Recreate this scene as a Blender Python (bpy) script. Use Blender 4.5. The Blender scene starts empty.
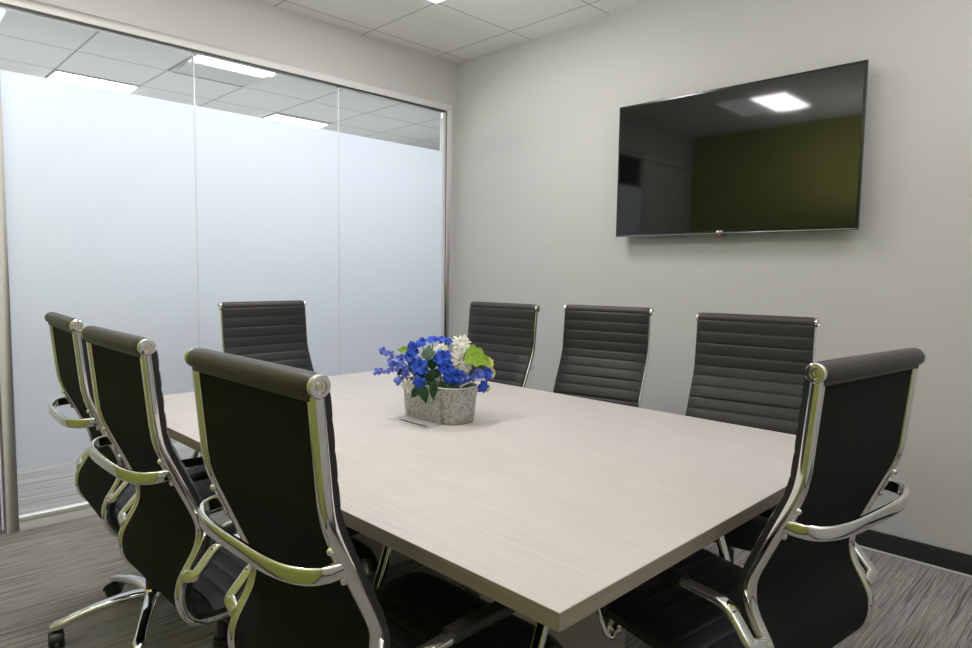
import bpy, bmesh, math, random
from mathutils import Vector, Matrix
random.seed(7)
C = bpy.context.scene.collection
PI = math.pi

# ------------------------------------------------------------------ materials
def new_mat(name):
    m = bpy.data.materials.new(name); m.use_nodes = True
    nt = m.node_tree; nt.nodes.clear()
    return m, nt, nt.nodes, nt.links

def pbr(name, col, rough=.5, metal=0., spec=.5, coat=0., bump=None, noise=None, trans=0., emit=None, sheen=0., island=0.):
    """bump=(scale,strength)  noise=(scale,col2,contrast)"""
    m, nt, N, L = new_mat(name)
    out = N.new('ShaderNodeOutputMaterial'); b = N.new('ShaderNodeBsdfPrincipled')
    L.new(b.outputs[0], out.inputs[0])
    b.inputs['Base Color'].default_value = (*col, 1); b.inputs['Roughness'].default_value = rough
    b.inputs['Metallic'].default_value = metal; b.inputs['Specular IOR Level'].default_value = spec
    b.inputs['Coat Weight'].default_value = coat
    if sheen: b.inputs['Sheen Weight'].default_value = sheen
    if trans: b.inputs['Transmission Weight'].default_value = trans
    tc = N.new('ShaderNodeTexCoord')
    last = None
    if noise:
        t = N.new('ShaderNodeTexNoise'); t.inputs['Scale'].default_value = noise[0]; t.inputs['Detail'].default_value = 6
        L.new(tc.outputs['Object'], t.inputs['Vector'])
        r = N.new('ShaderNodeValToRGB'); lo, hi = noise[2]
        r.color_ramp.elements[0].position = lo; r.color_ramp.elements[1].position = hi
        r.color_ramp.elements[0].color = (*noise[1], 1); r.color_ramp.elements[1].color = (*col, 1)
        L.new(t.outputs['Fac'], r.inputs[0]); last = r.outputs[0]
        L.new(last, b.inputs['Base Color'])
    if bump:
        t = N.new('ShaderNodeTexNoise'); t.inputs['Scale'].default_value = bump[0]; t.inputs['Detail'].default_value = 3
        L.new(tc.outputs['Object'], t.inputs['Vector'])
        bp = N.new('ShaderNodeBump'); bp.inputs['Strength'].default_value = bump[1]; bp.inputs['Distance'].default_value = .002
        L.new(t.outputs['Fac'], bp.inputs['Height']); L.new(bp.outputs[0], b.inputs['Normal'])
    if emit:
        b.inputs['Emission Color'].default_value = (*emit[0], 1); b.inputs['Emission Strength'].default_value = emit[1]
    return m

def streak_mat(name, cols, stretch, rough=.9, bump=.0, rot=0., fine=None, spec=.3):
    """streaks running along object Y (or rotated).  stretch = (sx, sy)"""
    m, nt, N, L = new_mat(name)
    out = N.new('ShaderNodeOutputMaterial'); b = N.new('ShaderNodeBsdfPrincipled'); L.new(b.outputs[0], out.inputs[0])
    b.inputs['Roughness'].default_value = rough; b.inputs['Specular IOR Level'].default_value = spec
    tc = N.new('ShaderNodeTexCoord'); mp = N.new('ShaderNodeMapping'); L.new(tc.outputs['Object'], mp.inputs[0])
    mp.inputs['Rotation'].default_value = (0, 0, rot); mp.inputs['Scale'].default_value = (stretch[0], stretch[1], stretch[2] if len(stretch) > 2 else 1)
    t = N.new('ShaderNodeTexNoise'); t.inputs['Scale'].default_value = 1; t.inputs['Detail'].default_value = 3; t.inputs['Roughness'].default_value = .6
    L.new(mp.outputs[0], t.inputs['Vector'])
    r = N.new('ShaderNodeValToRGB'); cr = r.color_ramp
    while len(cr.elements) < len(cols): cr.elements.new(.5)
    for e, (p, c) in zip(cr.elements, cols): e.position = p; e.color = (*c, 1)
    L.new(t.outputs['Fac'], r.inputs[0])
    src = r.outputs[0]
    if fine:
        f = N.new('ShaderNodeTexNoise'); f.inputs['Scale'].default_value = fine[0]; f.inputs['Detail'].default_value = 2
        L.new(tc.outputs['Object'], f.inputs['Vector'])
        mr = N.new('ShaderNodeMapRange'); mr.inputs[1].default_value = .3; mr.inputs[2].default_value = .7
        mr.inputs[3].default_value = 1 - fine[1]; mr.inputs[4].default_value = 1 + fine[1]
        L.new(f.outputs['Fac'], mr.inputs[0])
        mx = N.new('ShaderNodeVectorMath'); mx.operation = 'SCALE'
        L.new(src, mx.inputs[0]); L.new(mr.outputs[0], mx.inputs['Scale']); src = mx.outputs[0]
    L.new(src, b.inputs['Base Color'])
    if bump:
        bp = N.new('ShaderNodeBump'); bp.inputs['Strength'].default_value = bump; bp.inputs['Distance'].default_value = .003
        L.new(t.outputs['Fac'], bp.inputs['Height']); L.new(bp.outputs[0], b.inputs['Normal'])
    return m

def tile_mat(name, col, line, gx, gy, s=.6096, w=.012, rough=.9):
    """ceiling tiles: thin grid lines at gx + k*s, gy + k*s in world metres"""
    m, nt, N, L = new_mat(name)
    out = N.new('ShaderNodeOutputMaterial'); b = N.new('ShaderNodeBsdfPrincipled'); L.new(b.outputs[0], out.inputs[0])
    b.inputs['Roughness'].default_value = rough; b.inputs['Specular IOR Level'].default_value = .2
    tc = N.new('ShaderNodeTexCoord'); sp = N.new('ShaderNodeSeparateXYZ'); L.new(tc.outputs['Object'], sp.inputs[0])
    def M(op, a, bb=None):
        n = N.new('ShaderNodeMath'); n.operation = op
        for i, v in enumerate((a, bb)):
            if v is None: continue
            if isinstance(v, (int, float)): n.inputs[i].default_value = v
            else: L.new(v, n.inputs[i])
        return n.outputs[0]
    fs = []
    for ch, g in (('X', gx), ('Y', gy)):
        a = M('SUBTRACT', sp.outputs[ch], g - w / 2 - 40 * s)
        f = M('MODULO', a, s)
        fs.append(M('LESS_THAN', f, w))
    fac = M('MAXIMUM', fs[0], fs[1])
    t = N.new('ShaderNodeTexNoise'); t.inputs['Scale'].default_value = 260; t.inputs['Detail'].default_value = 4
    L.new(tc.outputs['Object'], t.inputs['Vector'])
    r = N.new('ShaderNodeValToRGB'); r.color_ramp.elements[0].position = .32; r.color_ramp.elements[1].position = .5
    r.color_ramp.elements[0].color = (*[c * .82 for c in col], 1); r.color_ramp.elements[1].color = (*col, 1)
    L.new(t.outputs['Fac'], r.inputs[0])
    mx = N.new('ShaderNodeMix'); mx.data_type = 'RGBA'
    L.new(fac, mx.inputs[0]); L.new(r.outputs[0], mx.inputs[6]); mx.inputs[7].default_value = (*line, 1)
    L.new(mx.outputs[2], b.inputs['Base Color'])
    return m

def glass_mat(name, tint=(.93, .96, .95), gloss=.05, rough=0.):
    m, nt, N, L = new_mat(name)
    out = N.new('ShaderNodeOutputMaterial'); mx = N.new('ShaderNodeMixShader')
    tr = N.new('ShaderNodeBsdfTransparent'); gl = N.new('ShaderNodeBsdfGlossy')
    tr.inputs[0].default_value = (*tint, 1); gl.inputs['Roughness'].default_value = rough
    fr = N.new('ShaderNodeFresnel'); fr.inputs[0].default_value = 1.3
    L.new(fr.outputs[0], mx.inputs[0]); L.new(tr.outputs[0], mx.inputs[1]); L.new(gl.outputs[0], mx.inputs[2])
    L.new(mx.outputs[0], out.inputs[0])
    return m

def frost_mat(name):
    m, nt, N, L = new_mat(name)
    out = N.new('ShaderNodeOutputMaterial'); mx = N.new('ShaderNodeMixShader'); mx2 = N.new('ShaderNodeMixShader')
    tl = N.new('ShaderNodeBsdfTranslucent'); df = N.new('ShaderNodeBsdfDiffuse'); gl = N.new('ShaderNodeBsdfGlossy')
    tl.inputs[0].default_value = (.90, .93, .98, 1); df.inputs[0].default_value = (.80, .845, .93, 1)
    gl.inputs[0].default_value = (1, 1, 1, 1); gl.inputs['Roughness'].default_value = .45
    mx.inputs[0].default_value = .45
    L.new(tl.outputs[0], mx.inputs[1]); L.new(df.outputs[0], mx.inputs[2])
    mx2.inputs[0].default_value = .05
    L.new(mx.outputs[0], mx2.inputs[1]); L.new(gl.outputs[0], mx2.inputs[2]); L.new(mx2.outputs[0], out.inputs[0])
    return m

def emit_mat(name, col, strength):
    m, nt, N, L = new_mat(name)
    out = N.new('ShaderNodeOutputMaterial'); e = N.new('ShaderNodeEmission')
    e.inputs[0].default_value = (*col, 1); e.inputs[1].default_value = strength
    L.new(e.outputs[0], out.inputs[0]); return m

wall_m = pbr('painted_wall', (.54, .54, .532), .6, spec=.35, bump=(350, .12))
green_m = pbr('olive_green_wall', (.33, .355, .075), .55, bump=(350, .12))
ceil_m = tile_mat('ceiling_tile', (.80, .785, .745), (.36, .36, .34), .1216, -.2044, w=.008)
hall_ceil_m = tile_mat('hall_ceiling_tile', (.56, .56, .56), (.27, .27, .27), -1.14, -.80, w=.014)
carpet_m = streak_mat('striated_carpet', [(.30, (.08, .075, .074)), (.42, (.18, .172, .166)), (.50, (.36, .345, .33)), (.58, (.17, .163, .158)), (.68, (.48, .45, .39))],
                      (122, 1.5), .95, fine=(300, .55), spec=.1)
hall_floor_m = streak_mat('hall_floor_planks', [(.3, (.22, .20, .205)), (.5, (.35, .325, .33)), (.7, (.50, .47, .475))], (26, 1.3), .5, fine=(60, .05))
table_m = streak_mat('bleached_woodgrain', [(.28, (.45, .42, .405)), (.5, (.515, .485, .47)), (.72, (.55, .52, .505))], (3.0, 420), .5, fine=(9, .02), spec=.25)
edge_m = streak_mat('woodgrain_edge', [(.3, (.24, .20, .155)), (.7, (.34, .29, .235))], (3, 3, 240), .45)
pedestal_m = pbr('grey_laminate', (.50, .475, .44), .5)
leather_m = pbr('charcoal_leather', (.022, .021, .0225), .45, spec=.35, bump=(220, .25))
rollm = pbr('charcoal_leather_roll', (.044, .040, .039), .48, spec=.4, bump=(260, .25))
backm = pbr('black_back_fabric', (.012, .012, .012), .8, spec=.15, bump=(900, .3))
chrome_m = pbr('polished_chrome', (.80, .80, .80), .07, metal=1.)
screw_m = pbr('brass_screw', (.75, .68, .48), .25, metal=1.)
black_m = pbr('black_plastic', (.012, .012, .012), .38)
pad_m = pbr('black_arm_pad', (.014, .012, .011), .35, spec=.5)
alu_m = pbr('brushed_aluminium', (.68, .68, .67), .5, metal=.0)
alu_lt = pbr('aluminium_bead', (.74, .74, .74), .35, metal=.4)
gasket_m = pbr('dark_gasket', (.05, .05, .05), .5)
door_m = pbr('pale_door', (.62, .64, .60), .45)
base_m = pbr('charcoal_rubber_base', (.022, .022, .024), .45)
glass_m = glass_mat('clear_glass')
frost_m = frost_mat('frosted_film')
seam_m = pbr('glass_edge_seam', (.80, .85, .86), .15, spec=.8)
screen_m = pbr('tv_screen', (.004, .004, .0045), .05, spec=.5)
bezel_m = pbr('tv_bezel', (.015, .015, .016), .22)
lens_m = emit_mat('lamp_lens', (1, .97, .98), 36.)
lens_dim = emit_mat('dim_lamp_lens', (1, .98, .97), 15.)
lens_hall = emit_mat('hall_lamp_lens', (1, .99, .98), 12.)
pan_m = pbr('troffer_white_glow', (.85, .85, .85), .4, emit=((1, 1, 1), 1.3))  # added emission brightens the pan and frame, which are not lamps
hall_pan_m = pbr('hall_troffer_white', (.45, .45, .46), .4)

# ------------------------------------------------------------------ mesh helpers
class MB:
    def __init__(self): self.v = []; self.f = []
    def add(self, vs, fs):
        o = len(self.v); self.v += [tuple(v) for v in vs]; self.f += [tuple(i + o for i in f) for f in fs]; return self
    def box(self, x0, x1, y0, y1, z0, z1):
        vs = [(x, y, z) for z in (z0, z1) for y in (y0, y1) for x in (x0, x1)]
        return self.add(vs, [(0, 2, 3, 1), (4, 5, 7, 6), (0, 1, 5, 4), (2, 6, 7, 3), (0, 4, 6, 2), (1, 3, 7, 5)])
    def sweep(self, path, prof, closed=False, up=(1, 0, 0), caps=True, scales=None):
        """sweep a 2-D profile (a along 'up' side axis, b along the normal) along 3-D path"""
        P = [Vector(p) for p in path]; n = len(P); m = len(prof); vs = []
        for i, p in enumerate(P):
            if closed: t = P[(i + 1) % n] - P[i - 1]
            else: t = P[min(i + 1, n - 1)] - P[max(i - 1, 0)]
            t.normalize(); s = Vector(up); s = (s - t * s.dot(t))
            if s.length < 1e-4: s = Vector((0, 1, 0)) - t * t.y
            s.normalize(); nn = t.cross(s)
            k = scales[i] if scales else 1
            if not isinstance(k, tuple): k = (k, k)
            vs += [p + s * a * k[0] + nn * b * k[1] for a, b in prof]
        fs = []
        for i in range(n if closed else n - 1):
            j = (i + 1) % n
            for q in range(m):
                r = (q + 1) % m; fs.append((i * m + q, i * m + r, j * m + r, j * m + q))
        if caps and not closed:
            fs.append(tuple(range(m))[::-1]); fs.append(tuple((n - 1) * m + q for q in range(m)))
        return self.add(vs, fs)
    def lathe(self, prof, seg=24, M=None):
        """prof list of (r,z) ; revolve about z, then matrix M"""
        vs = []; n = len(prof)
        for k in range(seg):
            a = 2 * PI * k / seg
            vs += [Vector((r * math.cos(a), r * math.sin(a), z)) for r, z in prof]
        if M: vs = [M @ v for v in vs]
        fs = []
        for k in range(seg):
            k2 = (k + 1) % seg
            for i in range(n - 1): fs.append((k * n + i, k2 * n + i, k2 * n + i + 1, k * n + i + 1))
        if prof[0][0] > 1e-6: fs.append(tuple(k * n for k in range(seg))[::-1])
        if prof[-1][0] > 1e-6: fs.append(tuple(k * n + n - 1 for k in range(seg)))
        return self.add(vs, fs)
    def build(self, name, mat, parent=None, smooth=True, bevel=0., loc=None, angle=35, seg=2):
        me = bpy.data.meshes.new(name); me.from_pydata(self.v, [], self.f)
        bm = bmesh.new(); bm.from_mesh(me)
        bmesh.ops.remove_doubles(bm, verts=bm.verts, dist=1e-5)
        bmesh.ops.recalc_face_normals(bm, faces=bm.faces)
        if bevel:
            es = [e for e in bm.edges if len(e.link_faces) == 2 and e.calc_face_angle(0) > math.radians(40)]
            bmesh.ops.bevel(bm, geom=es, offset=bevel, segments=seg, affect='EDGES', profile=.6)
        if smooth:
            for f in bm.faces: f.smooth = True
            for e in bm.edges:
                if len(e.link_faces) == 2 and e.calc_face_angle(0) > math.radians(angle): e.smooth = False
        bm.to_mesh(me); bm.free()
        me.materials.append(mat)
        o = bpy.data.objects.new(name, me); C.objects.link(o)
        if parent: o.parent = parent
        if loc: o.location = loc
        return o

def rrect(w, h, r, n=3):
    pts = []
    for cx, cy, a0 in ((w / 2 - r, h / 2 - r, 0), (-w / 2 + r, h / 2 - r, 90), (-w / 2 + r, -h / 2 + r, 180), (w / 2 - r, -h / 2 + r, 270)):
        for k in range(n + 1):
            a = math.radians(a0 + 90 * k / n); pts.append((cx + r * math.cos(a), cy + r * math.sin(a)))
    return pts
def circ(r, n=10): return [(r * math.cos(2 * PI * k / n), r * math.sin(2 * PI * k / n)) for k in range(n)]

def fillet(pts, n=7):
    """pts: (x,y,z,r) polyline with corner radii -> smooth points"""
    V = [Vector(p[:3]) for p in pts]; out = [V[0]]
    for i in range(1, len(V) - 1):
        r = pts[i][3] if len(pts[i]) > 3 else 0
        a = (V[i - 1] - V[i]); b = (V[i + 1] - V[i]); la, lb = a.length, b.length; a.normalize(); b.normalize()
        if r <= 0: out.append(V[i]); continue
        half = a.angle(b) / 2
        d = min(r / math.tan(half), la * .49, lb * .49)
        p0 = V[i] + a * d; p2 = V[i] + b * d
        for k in range(n + 1):
            t = k / n; out.append(p0 * (1 - t) ** 2 + V[i] * 2 * t * (1 - t) + p2 * t * t)
    out.append(V[-1]); return out

def resample(P, step):
    out = [P[0].copy()]; acc = 0
    L = [0]
    for i in range(1, len(P)): L.append(L[-1] + (P[i] - P[i - 1]).length)
    n = max(2, int(round(L[-1] / step)))
    j = 0
    for k in range(1, n + 1):
        s = L[-1] * k / n
        while j < len(L) - 2 and L[j + 1] < s: j += 1
        t = (s - L[j]) / max(1e-9, L[j + 1] - L[j]); out.append(P[j].lerp(P[j + 1], min(1, t)))
    return out

def thing(name, label, cat, loc=(0, 0, 0), rz=0, group=None):
    o = bpy.data.objects.new(name, None); C.objects.link(o); o.empty_display_size = .1
    o.location = loc; o.rotation_euler = (0, 0, rz); tag(o, label, cat, group); return o
def tag(o, label, cat, group=None):
    o['label'] = label; o['category'] = cat
    if group: o['group'] = group
    return o
def struct(o): o['kind'] = 'structure'; return o
def copy_tree(o, parent=None):
    c = o.copy(); C.objects.link(c)
    if parent: c.parent = parent
    for ch in list(o.children): copy_tree(ch, c)
    return c

# ------------------------------------------------------------------ room shell
H = 2.7595; D = -3.72; RX = 4.55; T = .12
GZ0, GZ1 = .05, 2.40          # glass
GY0, GY1 = -2.742, -.118
struct(MB().box(-.06, RX + T, D - T, T, -.1, 0).build('floor', carpet_m, smooth=False))
struct(MB().box(0, RX + T, D - T, T, H, H + .08).build('ceiling', ceil_m, smooth=False))
struct(MB().box(-T, RX + T, 0, T, 0, H).build('wall_back', wall_m, smooth=False))
struct(MB().box(-T, RX + T, D - T, D, 0, H).build('wall_front', green_m, smooth=False))
struct(MB().box(RX, RX + T, D, 0, 0, H).build('wall_right', wall_m, smooth=False))
wl = MB().box(-T, 0, D, 0, 2.4506, H).box(-T, 0, -.045, 0, 0, 2.4506).box(-T, 0, D, -3.70, 0, 2.4506)
struct(wl.build('wall_left', wall_m, smooth=False))
bb = MB().box(0.0, RX, -.012, 0, 0.004, .089); bo = struct(bb.build('baseboard_back', base_m, bevel=.003))
struct(MB().box(0.0, RX, D, D + .012, .004, .089).build('baseboard_front', base_m, bevel=.003))
struct(MB().box(RX - .012, RX, D + .012, -.012, .004, .089).build('baseboard_right', base_m, bevel=.003))
struct(MB().box(.0, RX, -.017, -.012, 0, .006).build('trim_1', alu_m, smooth=False))

# glass partition: aluminium frame
fr = MB()
fr.box(-.07, .012, GY0 - .0, -.045, 2.405, 2.4506)       # head
fr.box(-.07, .012, -.092, -.045, 0, 2.405)               # right jamb
fr.box(-.07, .012, GY0 - .048, GY0, 0, 2.4506)           # left post
fr.box(-.07, .012, GY0, -.092, 0, .048)                  # sill
struct(fr.build('trim_2', alu_m, bevel=.002))
g = MB().box(-.02, .004, GY0, -.10, 2.392, 2.405).box(-.02, .004, -.103, -.092, .06, 2.40)
struct(g.build('trim_3', gasket_m, smooth=False))
struct(MB().box(-.012, .008, -.122, -.103, .06, 2.392).box(-.03, .016, GY0, -.092, .048, .066).build('trim_4', alu_lt, bevel=.0015))
seams = [GY0, -1.885, -.99, GY1]
for k in range(3):
    a, b = seams[k] + (.003 if k else 0), seams[k + 1] - (.003 if k < 2 else 0)
    w = struct(MB().box(-.022, -.012, a, b, .055, 2.400).build('window_%d' % (k + 1), glass_m, smooth=False))
    f = MB().box(-.0115, -.0105, a, b, .292, 2.116).build('frost_film', frost_m, w, smooth=False)
for k in (1, 2):
    y = seams[k]
    struct(MB().box(-.023, -.009, y - .003, y + .003, .055, 2.400).build('trim_%d' % (4 + k), seam_m, bevel=.001))
# door beside the glass
dr = MB().box(-.06, .003, -3.640, -2.812, .012, 2.395)
dd = struct(dr.build('door_1', door_m, bevel=.002))
MB().box(-.064, -.008, -2.812, -2.806, .012, 2.395).build('door_edge', gasket_m, dd, smooth=False)
hd = MB(); hd.sweep(fillet([(-.012, -2.90, .93, 0), (.05, -2.90, .93, .02), (.05, -2.90, 1.27, .02), (-.012, -2.90, 1.27, 0)]), circ(.011, 12), up=(0, 1, 0))
hd.build('door_handle', chrome_m, dd)
struct(MB().box(-.07, .012, -3.70, -3.645, 0, 2.4506).box(-.07, .012, -3.645, GY0 - .048, 2.405, 2.4506).build('trim_7', alu_m, bevel=.002))

# corridor beyond the glass
HX = -4.6; HY0, HY1 = -6.0, 3.4
struct(MB().box(HX, -.06, HY0, HY1, -.1, 0).build('floor_hall', hall_floor_m, smooth=False))
struct(MB().box(HX, -.0, HY0, HY1, H, H + .08).build('ceiling_hall', hall_ceil_m, smooth=False))
hall_wall = pbr('hall_wall_paint', (.72, .74, .78), .7)
struct(MB().box(HX - T, HX, HY0, HY1, 0, H).build('wall_hall_far', hall_wall, smooth=False))
struct(MB().box(HX, 0, HY1, HY1 + T, 0, H).build('wall_hall_right', hall_wall, smooth=False))
struct(MB().box(HX, 0, HY0 - T, HY0, 0, H).build('wall_hall_left', hall_wall, smooth=False))
struct(MB().box(-T, 0, T, HY1, 0, H).box(-T, 0, HY0, D - T, 0, H).build('wall_hall_near', hall_wall, smooth=False))

# ------------------------------------------------------------------ ceiling lights
def troffer(name, label, x0, y0, s=.6, lens=(0, .5), hall=False, group=None, lm=None):
    pan_m = hall_pan_m if hall else globals()['pan_m']
    """recessed 2x2 ft light: frame, curved white pan and a raised lens running along y"""
    t = thing(name, label, 'ceiling light', (x0 + s / 2, y0 + s / 2, H), 0, group)
    h = s / 2
    f = MB()
    for a in ((-h, h, -h, -h + .014), (-h, h, h - .014, h), (-h, -h + .014, -h + .014, h - .014), (h - .014, h, -h + .014, h - .014)):
        f.box(*a, -.010, -.0005)
    f.build('light_frame', pan_m, t, smooth=False)
    # pan: shallow arch that swells down towards the lamp
    q = h - .014; n = 12
    path = []
    l0, l1 = -q + 2 * q * lens[0], -q + 2 * q * lens[1]
    def pan(xa, xb, nm):
        p = MB(); k = 10; vs = []; fs = []
        for i in range(k + 1):
            u = i / k; x = xa + (xb - xa) * u
            z = -.003 - .012 * math.sin(u * PI)
            vs += [(x, -q, z), (x, q, z)]
        for i in range(k): fs.append((2 * i, 2 * i + 1, 2 * i + 3, 2 * i + 2))
        p.add(vs, fs); return p
    if l0 > -q + .01: pan(-q, l0, 0).build('reflector_pan', pan_m, t)
    if l1 < q - .01: pan(l1, q, 0).build('reflector_pan', pan_m, t)
    p = MB(); k = 10; prof = [(l0, -.003)] + [(l0 + (l1 - l0) * i / k, -.012 - .012 * math.sin(PI * i / k)) for i in range(k + 1)] + [(l1, -.003)]
    vs = []; fs = []
    for x, z in prof: vs += [(x, -q, z), (x, q, z)]
    for i in range(len(prof) - 1): fs.append((2 * i, 2 * i + 1, 2 * i + 3, 2 * i + 2))
    p.add(vs, fs).build('lamp_lens', lens_hall if hall else (lm or lens_m), t)
    return t
S = .6096
troffer('ceiling_light', 'recessed square ceiling light above the flower end of the table', .1216 + S + .005, -.2044 - 2 * S + .005, lens=(.5, 1.))
troffer('ceiling_light', 'recessed square ceiling light reflected in the wall television', .87, -.2044 - 4.75 * S + .005, lens=(.5, 1.))
troffer('ceiling_light', 'recessed square ceiling light over the right end of the room near the television wall', .1216 + 5 * S + .005, -.2044 - 2 * S + .005, lens=(.5, 1.), lm=lens_dim)
troffer('ceiling_light', 'recessed square ceiling light over the right end of the room near the green wall', .1216 + 5 * S + .005, -.2044 - 5 * S + .005, lens=(.5, 1.), lm=lens_dim)
troffer('ceiling_light', 'hall ceiling light seen through clear glass, half lit, at the tall seam', -1.75 + .005, -1.41 + .005, lens=(.8, 1.), hall=True)
troffer('ceiling_light', 'bright hall ceiling light above the frosting, left of the tall seam', -2.97 + .005, -2.02 + .005, lens=(.0, 1.), hall=True)
troffer('ceiling_light', 'bright hall ceiling light above the frosting between the two glass seams', -2.97 + .005, -.19 + .005, lens=(.0, .94), hall=True)

# ------------------------------------------------------------------ television
tvx0, tvx1, tvz0, tvz1 = 1.4855, 2.7534, 1.4483, 2.1809
cx, cz = (tvx0 + tvx1) / 2, (tvz0 + tvz1) / 2; w2, h2 = (tvx1 - tvx0) / 2, (tvz1 - tvz0) / 2
tv = thing('television', 'black flat screen television mounted on the pale wall', 'television', (cx, -.09, cz))
tv.rotation_euler = (0, -(-.0047) * 1.0, 0)
MB().box(-w2, w2, .0, .018, -h2, h2).build('screen_frame', bezel_m, tv, bevel=.003)
MB().box(-w2 * .86, w2 * .86, .018, .045, -h2 * .80, h2 * .55).build('rear_housing', black_m, tv, bevel=.006)
MB().box(-w2 + .011, w2 - .011, -.002, .001, -h2 + .019, h2 - .011).build('screen', screen_m, tv, smooth=False)
MB().box(-w2 + .002, w2 - .002, -.004, .0, -h2 + .001, -h2 + .007).build('chrome_strip', pbr('tv_strip', (.25, .25, .26), .2, metal=.9), tv, bevel=.001)
MB().box(-.20, .20, .045, .0895, -.12, .12).build('wall_bracket', black_m, tv, bevel=.002)
def text(body, size, loc, mat, parent, name, extr=.0006):
    cu = bpy.data.curves.new(name, 'FONT'); cu.body = body; cu.size = size; cu.extrude = extr; cu.align_x = 'LEFT'; cu.align_y = 'CENTER'
    to = bpy.data.objects.new(name, cu); C.objects.link(to)
    bpy.context.view_layer.update()
    me = bpy.data.meshes.new_from_object(to.evaluated_get(bpy.context.evaluated_depsgraph_get()))
    bpy.data.objects.remove(to)
    me.materials.append(mat); o = bpy.data.objects.new(name, me); C.objects.link(o); o.parent = parent
    o.location = loc; o.rotation_euler = (PI / 2, 0, 0); return o
logo_m = pbr('logo_silver', (.8, .8, .8), .3, emit=((1, 1, 1), .35))
lg = MB().lathe([(0, 0), (.0058, 0), (.0058, .001), (0, .001)], 20, Matrix.Translation((-.0165, -.002, -h2 + .0125)) @ Matrix.Rotation(PI / 2, 4, 'X')).build('logo_disc', logo_m, tv)
text('LG', .0135, (-.007, -.003, -h2 + .0125), logo_m, tv, 'logo_letters')
MB().box(-.012, .030, -.006, .014, -h2 - .010, -h2).build('sensor_tab', bezel_m, tv, bevel=.002)
MB().box(-.006, .002, -.0075, -.006, -h2 - .007, -h2 - .002).build('standby_light', pbr('red_led', (.7, .02, .03), .4, emit=((1, .05, .08), 1.2)), tv, bevel=.0007)

# ------------------------------------------------------------------ conference table
TX0, TX1, TY0, TY1, TZ = .913, 3.0915, -2.577, -1.155, .73
tcx, tcy = (TX0 + TX1) / 2, (TY0 + TY1) / 2
tb = thing('conference_table', 'large rectangular conference table with a pale woodgrain top', 'table', (tcx, tcy, 0))
hx, hy = (TX1 - TX0) / 2, (TY1 - TY0) / 2
MB().box(-hx + .0012, hx - .0012, -hy + .0012, hy - .0012, TZ - .029, TZ).build('tabletop', table_m, tb, bevel=.0008)
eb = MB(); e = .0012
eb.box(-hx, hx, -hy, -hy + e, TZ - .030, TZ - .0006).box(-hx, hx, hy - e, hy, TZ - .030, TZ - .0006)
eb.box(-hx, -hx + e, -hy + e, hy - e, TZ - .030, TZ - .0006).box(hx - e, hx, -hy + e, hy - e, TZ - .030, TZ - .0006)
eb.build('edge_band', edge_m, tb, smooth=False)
for s in (-1, 1):
    p = MB().box(s * .52 - .02, s * .52 + .02, -.334, .334, .0, TZ - .03)
    p.build('pedestal', pedestal_m, tb, bevel=.002)
MB().box(-.50, .50, -.012, .012, .22, TZ - .03).build('modesty_panel', pedestal_m, tb, smooth=False)
# flip-up power cover set into the top
pc = MB().box(1.862 - tcx, 2.06 - tcx, -1.985 - tcy, -1.83 - tcy, TZ - .002, TZ + .0016)
pc.build('power_cover', pbr('power_cover_silver', (.40, .39, .39), .4, metal=.1), tb, bevel=.0008)
MB().box(1.90 - tcx, 2.045 - tcx, -1.968 - tcy, -1.957 - tcy, TZ + .0014, TZ + .0021).build('cover_slot', black_m, tb, smooth=False)

# ------------------------------------------------------------------ chairs
RO = -.245     # roll y
rail_pts = [(0, RO + .001, 1.055, 0), (0, RO + .020, .850, .16), (0, RO + .127, .612, .10), (0, RO + .054, .508, .085),
            (0, RO + .074, .409, .085), (0, .02, .416, .25), (0, .285, .442, .10), (0, .325, .434, .035), (0, .330, .385, 0)]
RW = .209      # rail half spacing
rail = resample(fillet(rail_pts, 10), .012)
for _ in range(5):
    rail = [rail[0]] + [rail[i - 1] * .25 + rail[i] * .5 + rail[i + 1] * .25 for i in range(1, len(rail) - 1)] + [rail[-1]]

def sling_section(pts, off_front, off_back, half, ribs, amp, r=.06):
    """padded sling between the rails. pts: path. Returns MB. front side = +normal"""
    P = resample(pts, .0032); n = len(P); vs = []; fs = []
    L = [0]
    for i in range(1, n): L.append(L[-1] + (P[i] - P[i - 1]).length)
    nx = 14
    xs = [-half + 2 * half * k / nx for k in range(nx + 1)]
    m = 2 * (nx + 1)
    for i, p in enumerate(P):
        wk = 1 + r * max(0., min(1., (p.y + .08) / .14))
        t = (P[min(i + 1, n - 1)] - P[max(i - 1, 0)]).normalized(); nn = Vector((0, -t.z, t.y))   # points to the sitter
        u = (L[i] / ribs) % 1.0
        h = math.sqrt(max(0, 1 - (2 * u - 1) ** 2)) ** .36
        for x in xs:
            e = 1 - (abs(x) / half) ** 10 * .55
            vs.append(p + nn * (off_back + (off_front - off_back - amp + amp * h) * e) + Vector((x * wk, 0, 0)))
        for x in reversed(xs): vs.append(p + nn * (off_back - .006 * (wk - 1) / .06) + Vector((x * wk, 0, 0)))
    for i in range(n - 1):
        for q in range(m):
            r_ = (q + 1) % m; fs.append((i * m + q, i * m + r_, (i + 1) * m + r_, (i + 1) * m + q))
    fs.append(tuple(range(m))[::-1]); fs.append(tuple((n - 1) * m + q for q in range(m)))
    return MB().add(vs, fs)

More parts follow.
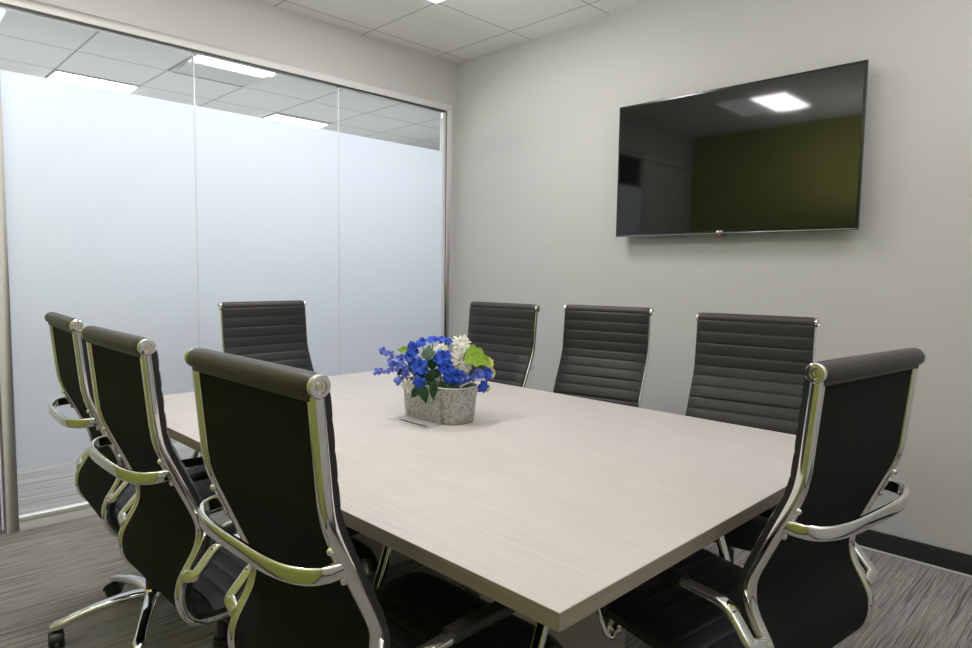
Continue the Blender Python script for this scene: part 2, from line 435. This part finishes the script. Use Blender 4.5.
def make_chair():
    root = thing('office_chair', 'x', 'chair')
    # rails run top to front; which side the sitter's is: normal (0,-t.z,t.y) with t pointing down -> +y
    isplit = min(range(len(rail)), key=lambda i: abs(rail[i].z - .425) + (0 if rail[i].y < -.12 else 9) + (0 if rail[i].z < .49 else 9))
    back = rail[:isplit + 1]; seat = rail[isplit:]
    sling_section(back, .036, .009, RW + .008, .0465, .009).build('backrest', leather_m, root, angle=60)
    sling_section(seat, .037, .008, RW + .013, .048, .010).build('seat', leather_m, root, angle=60)
    # thin black panel on the rear face between the rails
    bp = MB(); bp.sweep([p + Vector((0, 0, 0)) for p in back], [(-RW + .006, -.003), (RW - .006, -.003), (RW - .006, .004), (-RW + .006, .004)], up=(1, 0, 0))
    bp.build('back_panel', backm, root)
    sp = MB(); sp.sweep(seat, [(-RW + .006, -.003), (RW - .006, -.003), (RW - .006, .004), (-RW + .006, .004)], up=(1, 0, 0))
    sp.build('seat_underside', backm, root)
    for s in (-1, 1):
        r = MB().sweep([p + Vector((s * RW, 0, 0)) for p in rail], rrect(.024, .021, .006, 3), up=(1, 0, 0))
        r.build('side_rail', chrome_m, root)
    # top roll
    Mx = Matrix.Translation((0, RO, 1.065)) @ Matrix.Rotation(PI / 2, 4, 'Y')
    MB().lathe([(.012, -.219), (.0170, -.217), (.0195, -.208), (.0202, -.18), (.0202, .18), (.0195, .208), (.0170, .217), (.012, .219)], 28, Mx).build('head_roll', rollm, root)
    fl = MB().sweep([(-.208, RO - .004, 1.046), (.208, RO - .004, 1.046)], rrect(.012, .010, .003), up=(0, 1, 0))
    fl.build('roll_flap', rollm, root)
    for s in (-1, 1):
        M2 = Matrix.Translation((s * .2185, RO, 1.065)) @ Matrix.Rotation(s * PI / 2, 4, 'Y')
        cap = MB().lathe([(.0175, -.002), (.0185, .001), (.0185, .005), (.0165, .0075), (.0105, .008), (.0095, .0055), (0, .0055)], 28, M2).build('end_cap', chrome_m, root)
        MB().lathe([(.0062, .0054), (.0062, .0078), (.003, .0078), (.0026, .0062), (0, .0062)], 14, M2).build('screw', screw_m, cap)
    # bowed brace behind the back
    def rail_at(z):
        c = [p for p in rail if p.z > .55]
        return min(c, key=lambda p: abs(p.z - z))
    pb = rail_at(.788); bz = .776
    a = pb.y - .006
    br = []
    for k in range(41):
        t = PI * k / 40; cx_, sy_ = -math.cos(t), math.sin(t)
        br.append(Vector(((RW + .004) * math.copysign(abs(cx_) ** .58, cx_), a + .004 - .074 * abs(sy_) ** .66, bz - .006 * sy_)))
    br = resample(br, .008)
    MB().sweep(br, rrect(.029, .013, .0062, 4), up=(0, 0, 1)).build('back_brace', chrome_m, root)
    for s in (-1, 1):
        p0, p1 = rail_at(.806), rail_at(.757)
        q = MB().sweep([Vector((s * (RW), p0.y - .012, p0.z)), Vector((s * (RW), p1.y - .012, p1.z))], rrect(.017, .006, .0025), up=(1, 0, 0))
        for p in (p0, p1):
            M3 = Matrix.Translation((s * RW, p.y - .012, p.z)) @ Matrix.Rotation(PI / 2 + .3, 4, 'X')
            q.lathe([(.0065, -.003), (.0065, .003), (.0045, .006), (0, .006)], 14, M3)
        q.build('brace_bracket', chrome_m, root)
    # arms
    ax = .255
    rb = min([p for p in rail if .5 < p.z < .6], key=lambda p: abs(p.z - .535))
    for s in (-1, 1):
        pts = [(s * (RW + .006), rb.y - .004, rb.z, 0), (s * (ax + .004), rb.y + .002, rb.z + .012, .012), (s * ax, rb.y + .055, .606, .055), (s * ax, .02, .612, .3),
               (s * ax, .268, .612, .045), (s * (ax - .004), .205, .450, .03), (s * (ax - .010), .186, .402, .012), (s * (RW + .006), .184, .410, 0)]
        path = fillet(pts, 8)
        n = len(path)
        arm = MB().sweep(path, rrect(.028, .016, .006, 3), up=(1, 0, 0)).build('armrest', chrome_m, root)
        for y, z in ((rb.y - .002, rb.z), (.184, .414)):
            M4 = Matrix.Translation((s * (RW + .004), y, z)) @ Matrix.Rotation(s * PI / 2, 4, 'Y')
            MB().lathe([(.013, 0), (.013, .010), (.009, .013), (.006, .020), (0, .020)], 18, M4).build('arm_bolt', chrome_m, arm)
        pad = MB().sweep(fillet([(s * ax, -.018, .6125, 0), (s * ax, .03, .6145, .05), (s * ax, .190, .6145, .05), (s * ax, .215, .6125, 0)], 5), rrect(.034, .024, .008, 3), up=(1, 0, 0))
        pad.build('arm_pad', pad_m, arm)
    # mechanism, column, base
    mc = MB().box(-.075, .075, -.09, .10, .335, .386)
    mc.build('tilt_mechanism', black_m, root, bevel=.012)
    cr = MB()
    for y in (-.06, .08): cr.box(-RW, RW, y - .014, y + .014, .378, .394)
    cr.build('cross_bar', black_m, root, bevel=.003)
    lv = MB().sweep(fillet([(.06, .03, .343, 0), (.15, .03, .343, .02), (.20, .03, .335, 0)]), circ(.005, 8), up=(0, 0, 1)); lv.build('lever', black_m, root)
    MB().lathe([(.027, .115), (.027, .225), (.024, .23), (.024, .235), (.016, .236), (.016, .345)], 24).build('gas_column', black_m, root)
    hub = MB().lathe([(0, .075), (.036, .075), (.040, .085), (.038, .118), (.030, .126), (.0, .126)], 28)
    hub.build('base_hub', chrome_m, root)
    for k in range(5):
        a = BASE_A + k * 2 * PI / 5; d = Vector((math.cos(a), math.sin(a), 0)); sd = (-d.y, d.x, 0)
        path = [d * (r * 1.03) + Vector((0, 0, z)) for r, z in ((.022, .103), (.06, .107), (.11, .106), (.17, .098), (.22, .087), (.255, .077), (.28, .070), (.297, .064))]
        lg_ = MB().sweep(path, rrect(.046, .032, .012, 3), up=sd, scales=[(1.05, 1.1), (1, 1.05), (.88, .95), (.78, .85), (.74, .8), (.8, .8), (.9, .85), (.65, .6)])
        lg_.build('base_leg', chrome_m, root)
        cas = MB(); c0 = d * .292
        M5 = Matrix.Translation(c0) @ Matrix.Rotation(a + .9 * ((k % 3) - 1), 4, 'Z')
        cas.lathe([(.006, .05), (.006, .070)], 10, Matrix.Translation(c0))
        vs_ = MB()
        hood = [(-.013, 0), (.013, 0)]
        cas.sweep([M5 @ Vector((0, .028 * math.cos(t) + .006, .026 + .027 * math.sin(t))) for t in [PI * (.02 + .95 * i / 10) for i in range(11)]], rrect(.044, .006, .002, 2), up=M5.to_3x3() @ Vector((1, 0, 0)))
        co = cas.build('caster', black_m, root)
        wh = MB()
        for sx in (-1, 1):
            Mw = M5 @ Matrix.Translation((sx * .014, .006, .0245)) @ Matrix.Rotation(sx * PI / 2, 4, 'Y')
            wh.lathe([(0, -.008), (.022, -.008), (.0245, -.005), (.0245, .004), (.020, .008), (0, .009)], 20, Mw)
        wh.build('wheel', black_m, co)
    return root

chairs = [   # roll centre x, y ; facing angle ; base star angle
    ('black ribbed office chair on the near long side, closest to the glass partition', 1.266, -2.806, -3.5),
    ('black ribbed office chair on the near long side, middle of the three', 1.952, -2.848, 0.0),
    ('black ribbed office chair with its back to us, nearest in front at left', 2.620, -2.831, .7),
    ('black ribbed office chair at the right end of the table, seen from behind', 3.306, -1.893, 82.8),
    ('black ribbed office chair at the far end before the frosted glass, facing the table', .626, -1.820, -87.4),
    ('black ribbed office chair on the television side, just right of the flowers', 1.350, -.880, 183),
    ('black ribbed office chair on the television side, middle of the three', 1.853, -.687, 190.0),
    ('black ribbed office chair under the television, behind the right end of the table', 2.601, -.775, 188.0),
]
BASE_A = math.radians(191 + 1.4)
proto = make_chair()
for i, (lab, x, y, deg) in enumerate(chairs):
    o = proto if i == 0 else copy_tree(proto)
    a = math.radians(deg); off = Vector((0, RO, 0)); off.rotate(Matrix.Rotation(a, 3, 'Z'))
    o.location = (x - off.x, y - off.y, 0); o.rotation_euler = (0, 0, a)
    o['label'] = lab; o['group'] = 'high-backed office chairs around the conference table'

# ------------------------------------------------------------------ flowers in a metal planter
PX, PY, PZ = 1.958, -1.836, TZ + .0016
galv = pbr('galvanised_metal', (.44, .43, .41), .55, metal=.35, noise=(95, (.22, .22, .21), (.34, .56)), bump=(90, .3))
pl = thing('metal_planter', 'oval galvanised metal planter standing on the conference table', 'planter', (PX, PY, PZ))
def stad(lx, ly, z, n=56, p=3.0):
    out = []
    for k in range(n):
        a = 2 * PI * k / n; c, s = math.cos(a), math.sin(a)
        out.append(Vector((lx * math.copysign(abs(c) ** (2 / p), c), ly * math.copysign(abs(s) ** (2 / p), s), z)))
    return out
def rings(levels, cap0=True, cap1=False  , n=56):
    m = MB(); vs = []; fs = []
    for lx, ly, z in levels: vs += stad(lx, ly, z, n)
    for i in range(len(levels) - 1):
        for q in range(n): fs.append((i * n + q, i * n + (q + 1) % n, (i + 1) * n + (q + 1) % n, (i + 1) * n + q))
    if cap0: fs.append(tuple(range(n))[::-1])
    if cap1: fs.append(tuple((len(levels) - 1) * n + q for q in range(n)))
    return m.add(vs, fs)
LX, LY = .137, .072
rings([(LX, LY, 0), (LX + .002, LY + .001, .003), (LX + .012, LY + .007, .090), (LX + .0145, LY + .0095, .091), (LX + .0145, LY + .0095, .094), (LX + .0125, LY + .0075, .095), (LX + .016, LY + .010, .118),
       (LX + .0185, LY + .0125, .121), (LX + .016, LY + .010, .124), (LX + .014, LY + .008, .120), (LX + .006, LY + .003, .02), (LX - .01, LY - .01, .018)], cap1=True).build('bucket', galv, pl)
MB().box(LX * .62, LX * .62 + .007, -LY - .0105, -LY * .9, .004, .112).build('seam', galv, pl, bevel=.001)
_rt = Vector((.7055, .7087, 0)); _ou = Vector((.7087, -.7055, 0))
hw = MB().sweep([_rt * (.075 + .085 * t) + _ou * (.075 - .035 * t) + Vector((0, 0, .118 + .022 * t + .008 * math.sin(t * PI))) for t in [i / 10 for i in range(11)]], rrect(.007, .003, .001), up=(0, 0, 1))
hw.build('handle', pbr('handle_metal', (.62, .62, .60), .35, metal=.7), pl)
rings([(LX + .004, LY + .001, .095), (LX + .004, LY + .001, .108)], cap1=True).build('moss', pbr('dark_moss', (.02, .045, .015), .9, bump=(80, 1.)), pl)

def petal_m(name, c, c2): return pbr(name, c, .6, noise=(75, c2, (.40, .58)), spec=.25)
blue = petal_m('blue_petal', (.045, .13, .72), (.018, .05, .42))
blue2 = petal_m('violet_blue_petal', (.17, .22, .78), (.07, .10, .52))
white = petal_m('white_petal', (.82, .82, .76), (.62, .62, .55))
yellow = petal_m('yellow_petal', (.72, .72, .20), (.55, .52, .10))
lime = petal_m('lime_leaf_surface', (.24, .38, .035), (.16, .28, .02))
dark = petal_m('dark_leaf_surface', (.016, .065, .022), (.010, .04, .014))
euc = petal_m('eucalyptus_leaf_surface', (.13, .22, .16), (.09, .16, .12))
stem_m = pbr('green_stem', (.05, .12, .03), .6)
ctr = pbr('flower_centre', (.5, .5, .15), .7)

# axes towards the room's viewpoint side of the pot
RT = Vector((.7055, .7087, 0)); UPV = Vector((0, 0, 1)); OUT = Vector((.7087, -.7055, 0))
def at(px, py, dep): return Vector((0, 0, .0)) + RT * px + UPV * py + OUT * dep
def frame(d):
    d = d.normalized(); a = d.cross(Vector((0, 0, 1)))
    if a.length < 1e-3: a = Vector((1, 0, 0))
    a.normalize(); b = a.cross(d); return a, b, d
def petal(m, org, a, b, d, ang, L, W, lift, curl, n=5, base=.0, frill=0.):
    """one petal: radial direction ang in the (a,b) plane; lift = initial elevation along d; curl bends"""
    r = a * math.cos(ang) + b * math.sin(ang); t = d.cross(r)
    vs = []; fs = []
    for i in range(n + 1):
        u = i / n; w = W * (math.sin(PI * min(1, u * .82 + .12)) ** .8) * (1 if i < n else .35)
        el = lift + curl * u
        p = org + r * (base + L * u * math.cos(el)) + d * (L * u * math.sin(el) + frill * random.uniform(-1, 1))
        c = d * (.18 * w)
        vs += [p - t * w + c, p, p + t * w + c]
    for i in range(n):
        for q in (0, 1): fs.append((3 * i + q, 3 * i + q + 1, 3 * i + q + 4, 3 * i + q + 3))
    m.add(vs, fs)
def root_of(c):
    return Vector((max(-.09, min(.09, c.x * .5)), max(-.045, min(.045, c.y * .5)), .1095))
def flower(kind, px, py, dep, r, facing, mat, label, cat='flower', group=None, layers=((5, 1., .35),), w=.42, nm='flower', frill=0., cen=True, root=None):
    c = at(px, py, dep); a, b, d = frame(facing)
    rt = c - d * r * .25
    o = thing(nm, label, cat, (PX, PY, PZ), 0, group)
    m = MB()
    for li, (n, sc, lift) in enumerate(layers):
        for k in range(n):
            petal(m, c - d * .002 * li, a, b, d, 2 * PI * k / n + li * .5 + random.uniform(-.12, .12), r * sc * random.uniform(.9, 1.08), r * sc * w, lift + random.uniform(-.12, .12), random.uniform(-.5, -.1) if lift < .9 else -.2, frill=frill)
    m.build('petals', mat, o, angle=80)
    if cen:
        MB().lathe([(0, -.004), (r * .14, -.002), (r * .17, .002), (r * .1, .006), (0, .008)], 10, Matrix.Translation(c) @ d.to_track_quat('Z', 'Y').to_matrix().to_4x4()).build('flower_centre', ctr, o)
    e = root or root_of(c)
    MB().sweep([rt, rt.lerp(e, .4) - d * .010, e], circ(.0016, 6), up=(.3, 1, .2)).build('stem', stem_m, o)
    return o
F = lambda r_, u_, o_: (RT * r_ + UPV * u_ + OUT * o_)
hyd = ((5, 1., .05), (5, .82, .5), (5, .6, .85), (4, .35, 1.2))
# position metres: px = (zx-445)/1900 from the pot centre, py = height above table top
def Z(x, y): return ((x - 445) / 1930., .118 + (372 - y) / 1930.)
B = 'deep blue silk flower '
blues = [((265, 135), .0, 26, (-.3, .2, 1), 'with wide open petals at the upper left'), ((320, 103), -.03, 20, (-.2, .6, .8), 'second along the top edge of the bouquet'),
         ((390, 80), -.035, 20, (0, .8, .6), 'highest one at the top of the bouquet'), ((455, 82), -.04, 19, (.2, .8, .6), 'at the top, right of the highest one'),
         ((503, 95), -.045, 17, (.4, .7, .6), 'at the top beside the white blooms'), ((255, 190), .02, 25, (-.5, .1, .9), 'at left just above the white drooping bloom'),
         ((325, 245), .055, 31, (-.15, .1, 1), 'with pointed petals at the front left'), ((325, 350), .075, 25, (-.1, -.1, 1), 'lowest one hanging over the planter front'),
         ((470, 195), .03, 33, (.1, .3, 1), 'large and ruffled in the very middle'), ((495, 255), .05, 26, (.2, .1, 1), 'just below the large ruffled one'),
         ((565, 310), .06, 31, (.2, 0, 1), 'over the planter rim at front right'), ((515, 310), .065, 22, (0, -.1, 1), 'small, over the planter rim at the centre'),
         ((775, 300), .0, 24, (.8, .2, .8), 'at the far right beside the yellow bloom'), ((740, 385), .02, 26, (.6, -.4, .8), 'lowest one on the right side of the planter'), ((640, 325), .05, 15, (.2, .1, 1), 'small one under the lime leaf')]
for i, ((x, y), dep, r, fa, lab) in enumerate(blues):
    px, py = Z(x, y); F_ = F(*fa)
    flower('b', px, py, dep, r / 1000 * 1.16, F_, blue, B + lab, layers=hyd, w=.34, cen=False, nm='blue_flower', group='deep blue flowers in the planter')
px, py = Z(712, 300)
flower('b', px, py, .03, .024, F(.3, .2, 1), blue2, 'pale violet blue ruffled silk flower on the right under the lime leaf', layers=hyd, w=.5, nm='violet_flower')
mum = ((13, 1., .12), (11, .85, .42), (8, .6, .8), (5, .35, 1.1))
for (x, y), dep, r, fa, lab in [((590, 105), -.02, 40, (.2, .6, .8), 'large white mum at the top right of the bouquet'), ((595, 205), .02, 47, (.35, .2, .9), 'largest white mum, right of the bouquet centre'),
                                ((625, 260), .035, 26, (.4, -.1, .9), 'white mum drooping just under the largest one'), ((455, 150), .0, 32, (0, .4, .9), 'white mum at the top centre behind the grey-green leaf'),
                                ((322, 208), .02, 16, (-.2, .2, 1), 'small white bloom peeking out at the left centre'), ((250, 375), .06, 33, (-.5, -.5, .9), 'white mum drooping over the left corner of the planter')]:
    px, py = Z(x, y); flower('w', px, py, dep, r / 1000, F(*fa), white, lab, layers=mum, w=.15, cen=False, nm='white_flower', group='white mums in the planter')
for (x, y), dep, r, fa, lab in [((778, 240), -.02, 25, (.7, .3, .7), 'pale yellow bloom at the right edge of the bouquet'), ((803, 310), -.03, 20, (.9, 0, .6), 'pale yellow bloom furthest right of the bouquet'),
                                ((765, 412), -.01, 17, (.6, -.5, .7), 'pale yellow bloom low beside the planter right end'), ((235, 128), -.03, 20, (-.4, .6, .6), 'pale yellow bloom at the upper left of the bouquet')]:
    px, py = Z(x, y); flower('y', px, py, dep, r / 1000, F(*fa), yellow, lab, layers=((9, 1., .2), (8, .75, .6), (6, .45, 1.)), w=.3, nm='yellow_flower', group='yellow blooms in the planter')

def spray(pts, lab, base):
    o = thing('blue_flower_spray', lab, 'flower', (PX, PY, PZ), 0, 'violet blue flower sprays in the planter')
    m = MB(); P_ = []
    for (x, y), dep, r in pts:
        px, py = Z(x, y); c = at(px, py, dep); P_.append(c)
        for j in range(8):
            cc = c + Vector((random.uniform(-1, 1), random.uniform(-1, 1), random.uniform(-1, 1))) * r / 1000 * .85
            a, b, d = frame(F(random.uniform(-.8, .3), random.uniform(-.4, .8), 1))
            for k in range(5): petal(m, cc, a, b, d, 2 * PI * k / 5 + j, r / 1000 * .52, r / 1000 * .19, .3, -.2, n=3)
    m.build('petals', blue2, o, angle=80)
    e = root_of(at(*Z(*base), .0))
    s = MB(); s.sweep([P_[0] - OUT * .006] + [p - OUT * .006 for p in P_[1:]] + [e.lerp(P_[-1], .45), e], circ(.0015, 6), up=(.2, 1, .3)); s.build('stem', stem_m, o)
spray([((65, 160), -.01, 17), ((130, 182), .0, 16), ((180, 200), .005, 15)], 'violet blue flower spray reaching out highest at the left', (250, 240))
spray([((48, 297), .01, 14), ((100, 295), .015, 14), ((150, 245), .02, 20), ((175, 240), .02, 18), ((215, 238), .03, 20)], 'violet blue flower spray reaching out furthest left above the table', (260, 260))
spray([((185, 345), .03, 17), ((215, 300), .03, 14), ((240, 275), .035, 16)], 'violet blue flower spray hanging lowest at the left', (270, 280))
spray([((605, 320), .07, 13), ((660, 315), .06, 14), ((700, 290), .05, 13)], 'small violet blue flower spray over the right front rim', (600, 300))

def leaf(cx_, cy_, dep, L, W, dirv, facing, mat, lab, nm='leaf', lobes=0, cup=.15, group=None):
    """leaf blade lying in the plane of 'facing', tip along dirv (r,u)"""
    px, py = Z(cx_, cy_); c = at(px, py, dep); d = F(*facing).normalized()
    t = F(dirv[0], dirv[1], 0); t = (t - d * t.dot(d)).normalized(); s = d.cross(t)
    n = 16; vs = []; fs = []
    for i in range(n + 1):
        u = i / n; w = W * math.sin(PI * u ** .75) ** .9 * (1.1 - .35 * u)
        if lobes: w = W * (math.sin(PI * u ** .55) ** .8) * (.86 + .34 * abs(math.sin(u * PI * lobes)))
        w = max(w, .0004)
        p = c + t * (L * (u - .5)) - d * (cup * L * (u - .5) ** 2)
        for q in (-1, -.5, 0, .5, 1): vs.append(p + s * w * q + d * (abs(q) * w * .22))
    for i in range(n):
        for q in range(4): fs.append((5 * i + q, 5 * i + q + 1, 5 * i + q + 6, 5 * i + q + 5))
    o = thing(nm, lab, 'leaf', (PX, PY, PZ), 0, group)
    MB().add(vs, fs).build('leaf_blade', mat, o, angle=80)
    b0 = c - t * L * .5 ; e = root_of(c)
    MB().sweep([b0 + t * L * .1 - d * .001, b0, b0.lerp(e, .5) - d * .006, e], circ(.0012, 6), up=(.2, 1, .3)).build('leaf_stalk', stem_m, o)
leaf(705, 195, .02, .098, .036, (.85, -.25), (.3, .5, .8), lime, 'large lobed lime green leaf at the right of the bouquet', lobes=3)
leaf(200, 152, -.01, .045, .014, (-1, .05), (-.2, .5, .9), lime, 'small lime green leaf pointing left')
leaf(378, 157, .035, .052, .023, (.1, 1), (-.1, .15, 1), euc, 'round grey-green leaf near the top centre', nm='leaf')
leaf(425, 385, .118, .062, .014, (0, -1), (0, .1, 1), dark, 'dark green pointed leaf hanging at the centre of the planter front')
leaf(482, 380, .112, .060, .015, (.1, -1), (.1, .1, 1), dark, 'dark green pointed leaf hanging right of the centre one')
leaf(368, 410, .118, .062, .017, (.25, -1), (-.1, .1, 1), dark, 'dark green pointed leaf with the lowest tip over the planter')
leaf(303, 405, .100, .040, .015, (-.5, -.7), (-.2, .1, 1), dark, 'dark green leaf below the lowest blue flower')
leaf(200, 290, .02, .045, .015, (-.6, -.3), (-.3, .3, 1), dark, 'dark green leaf at the left among violet sprays')
leaf(400, 300, .05, .055, .018, (.3, .7), (0, .1, 1), dark, 'dark green leaf standing between the front blue flowers')
leaf(335, 290, .0, .075, .026, (-.2, .9), (-.1, .2, 1), dark, 'dark green leaf behind the pointed petalled blue flower')
leaf(395, 215, -.02, .070, .024, (.1, .9), (0, .2, 1), dark, 'dark green leaf behind the round grey-green leaf')
leaf(560, 250, -.03, .075, .028, (.3, .9), (.1, .2, 1), dark, 'dark green leaf behind the largest white mum')
leaf(270, 255, .0, .055, .02, (-.6, .6), (-.3, .2, 1), dark, 'dark green leaf behind the blue flowers at the left')
leaf(440, 285, .045, .050, .016, (.6, .4), (.2, .2, 1), dark, 'dark green leaf just left of the middle blue cluster')

# ------------------------------------------------------------------ lights
def area(name, loc, size, energy, rot=(0, 0, 0), col=(1, 1, 1)):
    l = bpy.data.lights.new(name, 'AREA'); l.shape = 'RECTANGLE'; l.size, l.size_y = size; l.energy = energy; l.color = col
    o = bpy.data.objects.new(name, l); C.objects.link(o); o.location = loc; o.rotation_euler = rot; return o
w = bpy.data.worlds.new('World'); bpy.context.scene.world = w; w.use_nodes = True
w.node_tree.nodes['Background'].inputs[0].default_value = (.9, .95, 1, 1); w.node_tree.nodes['Background'].inputs[1].default_value = .15
for y in (-3.1, -1.7, -.2):
    area('hall_fill', (-.95, y, 1.93), (.22, 1.3), 10, (0, -PI / 2, 0), (1, .99, .98))  # added strips that brighten the frosted film from behind, no real fixtures
area('hall_fill', (-2.3, -1.2, 1.7), (2.5, 6.), 48, (PI, 0, 0))  # added fill facing up to lift the hall ceiling
area('hall_fill', (-2.6, -1.6, 1.65), (1.5, 4.), 62, (0, 0, 0), (1, .98, .98))  # added fill facing down to lift the hall floor
area('bounce_fill', (4.0, -1.9, 1.6), (.8, .8), 28, (PI, 0, 0), (1, .975, .985))  # added fill aimed up to brighten ceiling and room, not a fixture
area('bounce_fill', (1.9, -3.1, 1.8), (.8, .5), 30, (PI, 0, 0), (1, .975, .985))  # second added upward fill, near the green wall

# ------------------------------------------------------------------ camera
cam = bpy.data.cameras.new('camera'); co = bpy.data.objects.new('camera', cam); C.objects.link(co)
yaw, pit, rol, f = .787570877, -.0755998845, .0122187503, 659.677
fw = Vector((-math.sin(yaw) * math.cos(pit), math.cos(yaw) * math.cos(pit), math.sin(pit)))
r = Vector((math.cos(yaw), math.sin(yaw), 0)); u = r.cross(fw)
r2 = r * math.cos(rol) + u * math.sin(rol); u2 = -r * math.sin(rol) + u * math.cos(rol)
M = Matrix((r2, u2, -fw)).transposed().to_4x4(); M.translation = (3.67900937, -3.32340857, 1.23027072)
co.matrix_world = M
cam.sensor_width = 36; cam.lens = 36 * f / 972; cam.clip_start = .02
bpy.context.scene.camera = co
vs = bpy.context.scene.view_settings
vs.view_transform = 'Standard'; vs.look = 'None'; vs.exposure = 0.
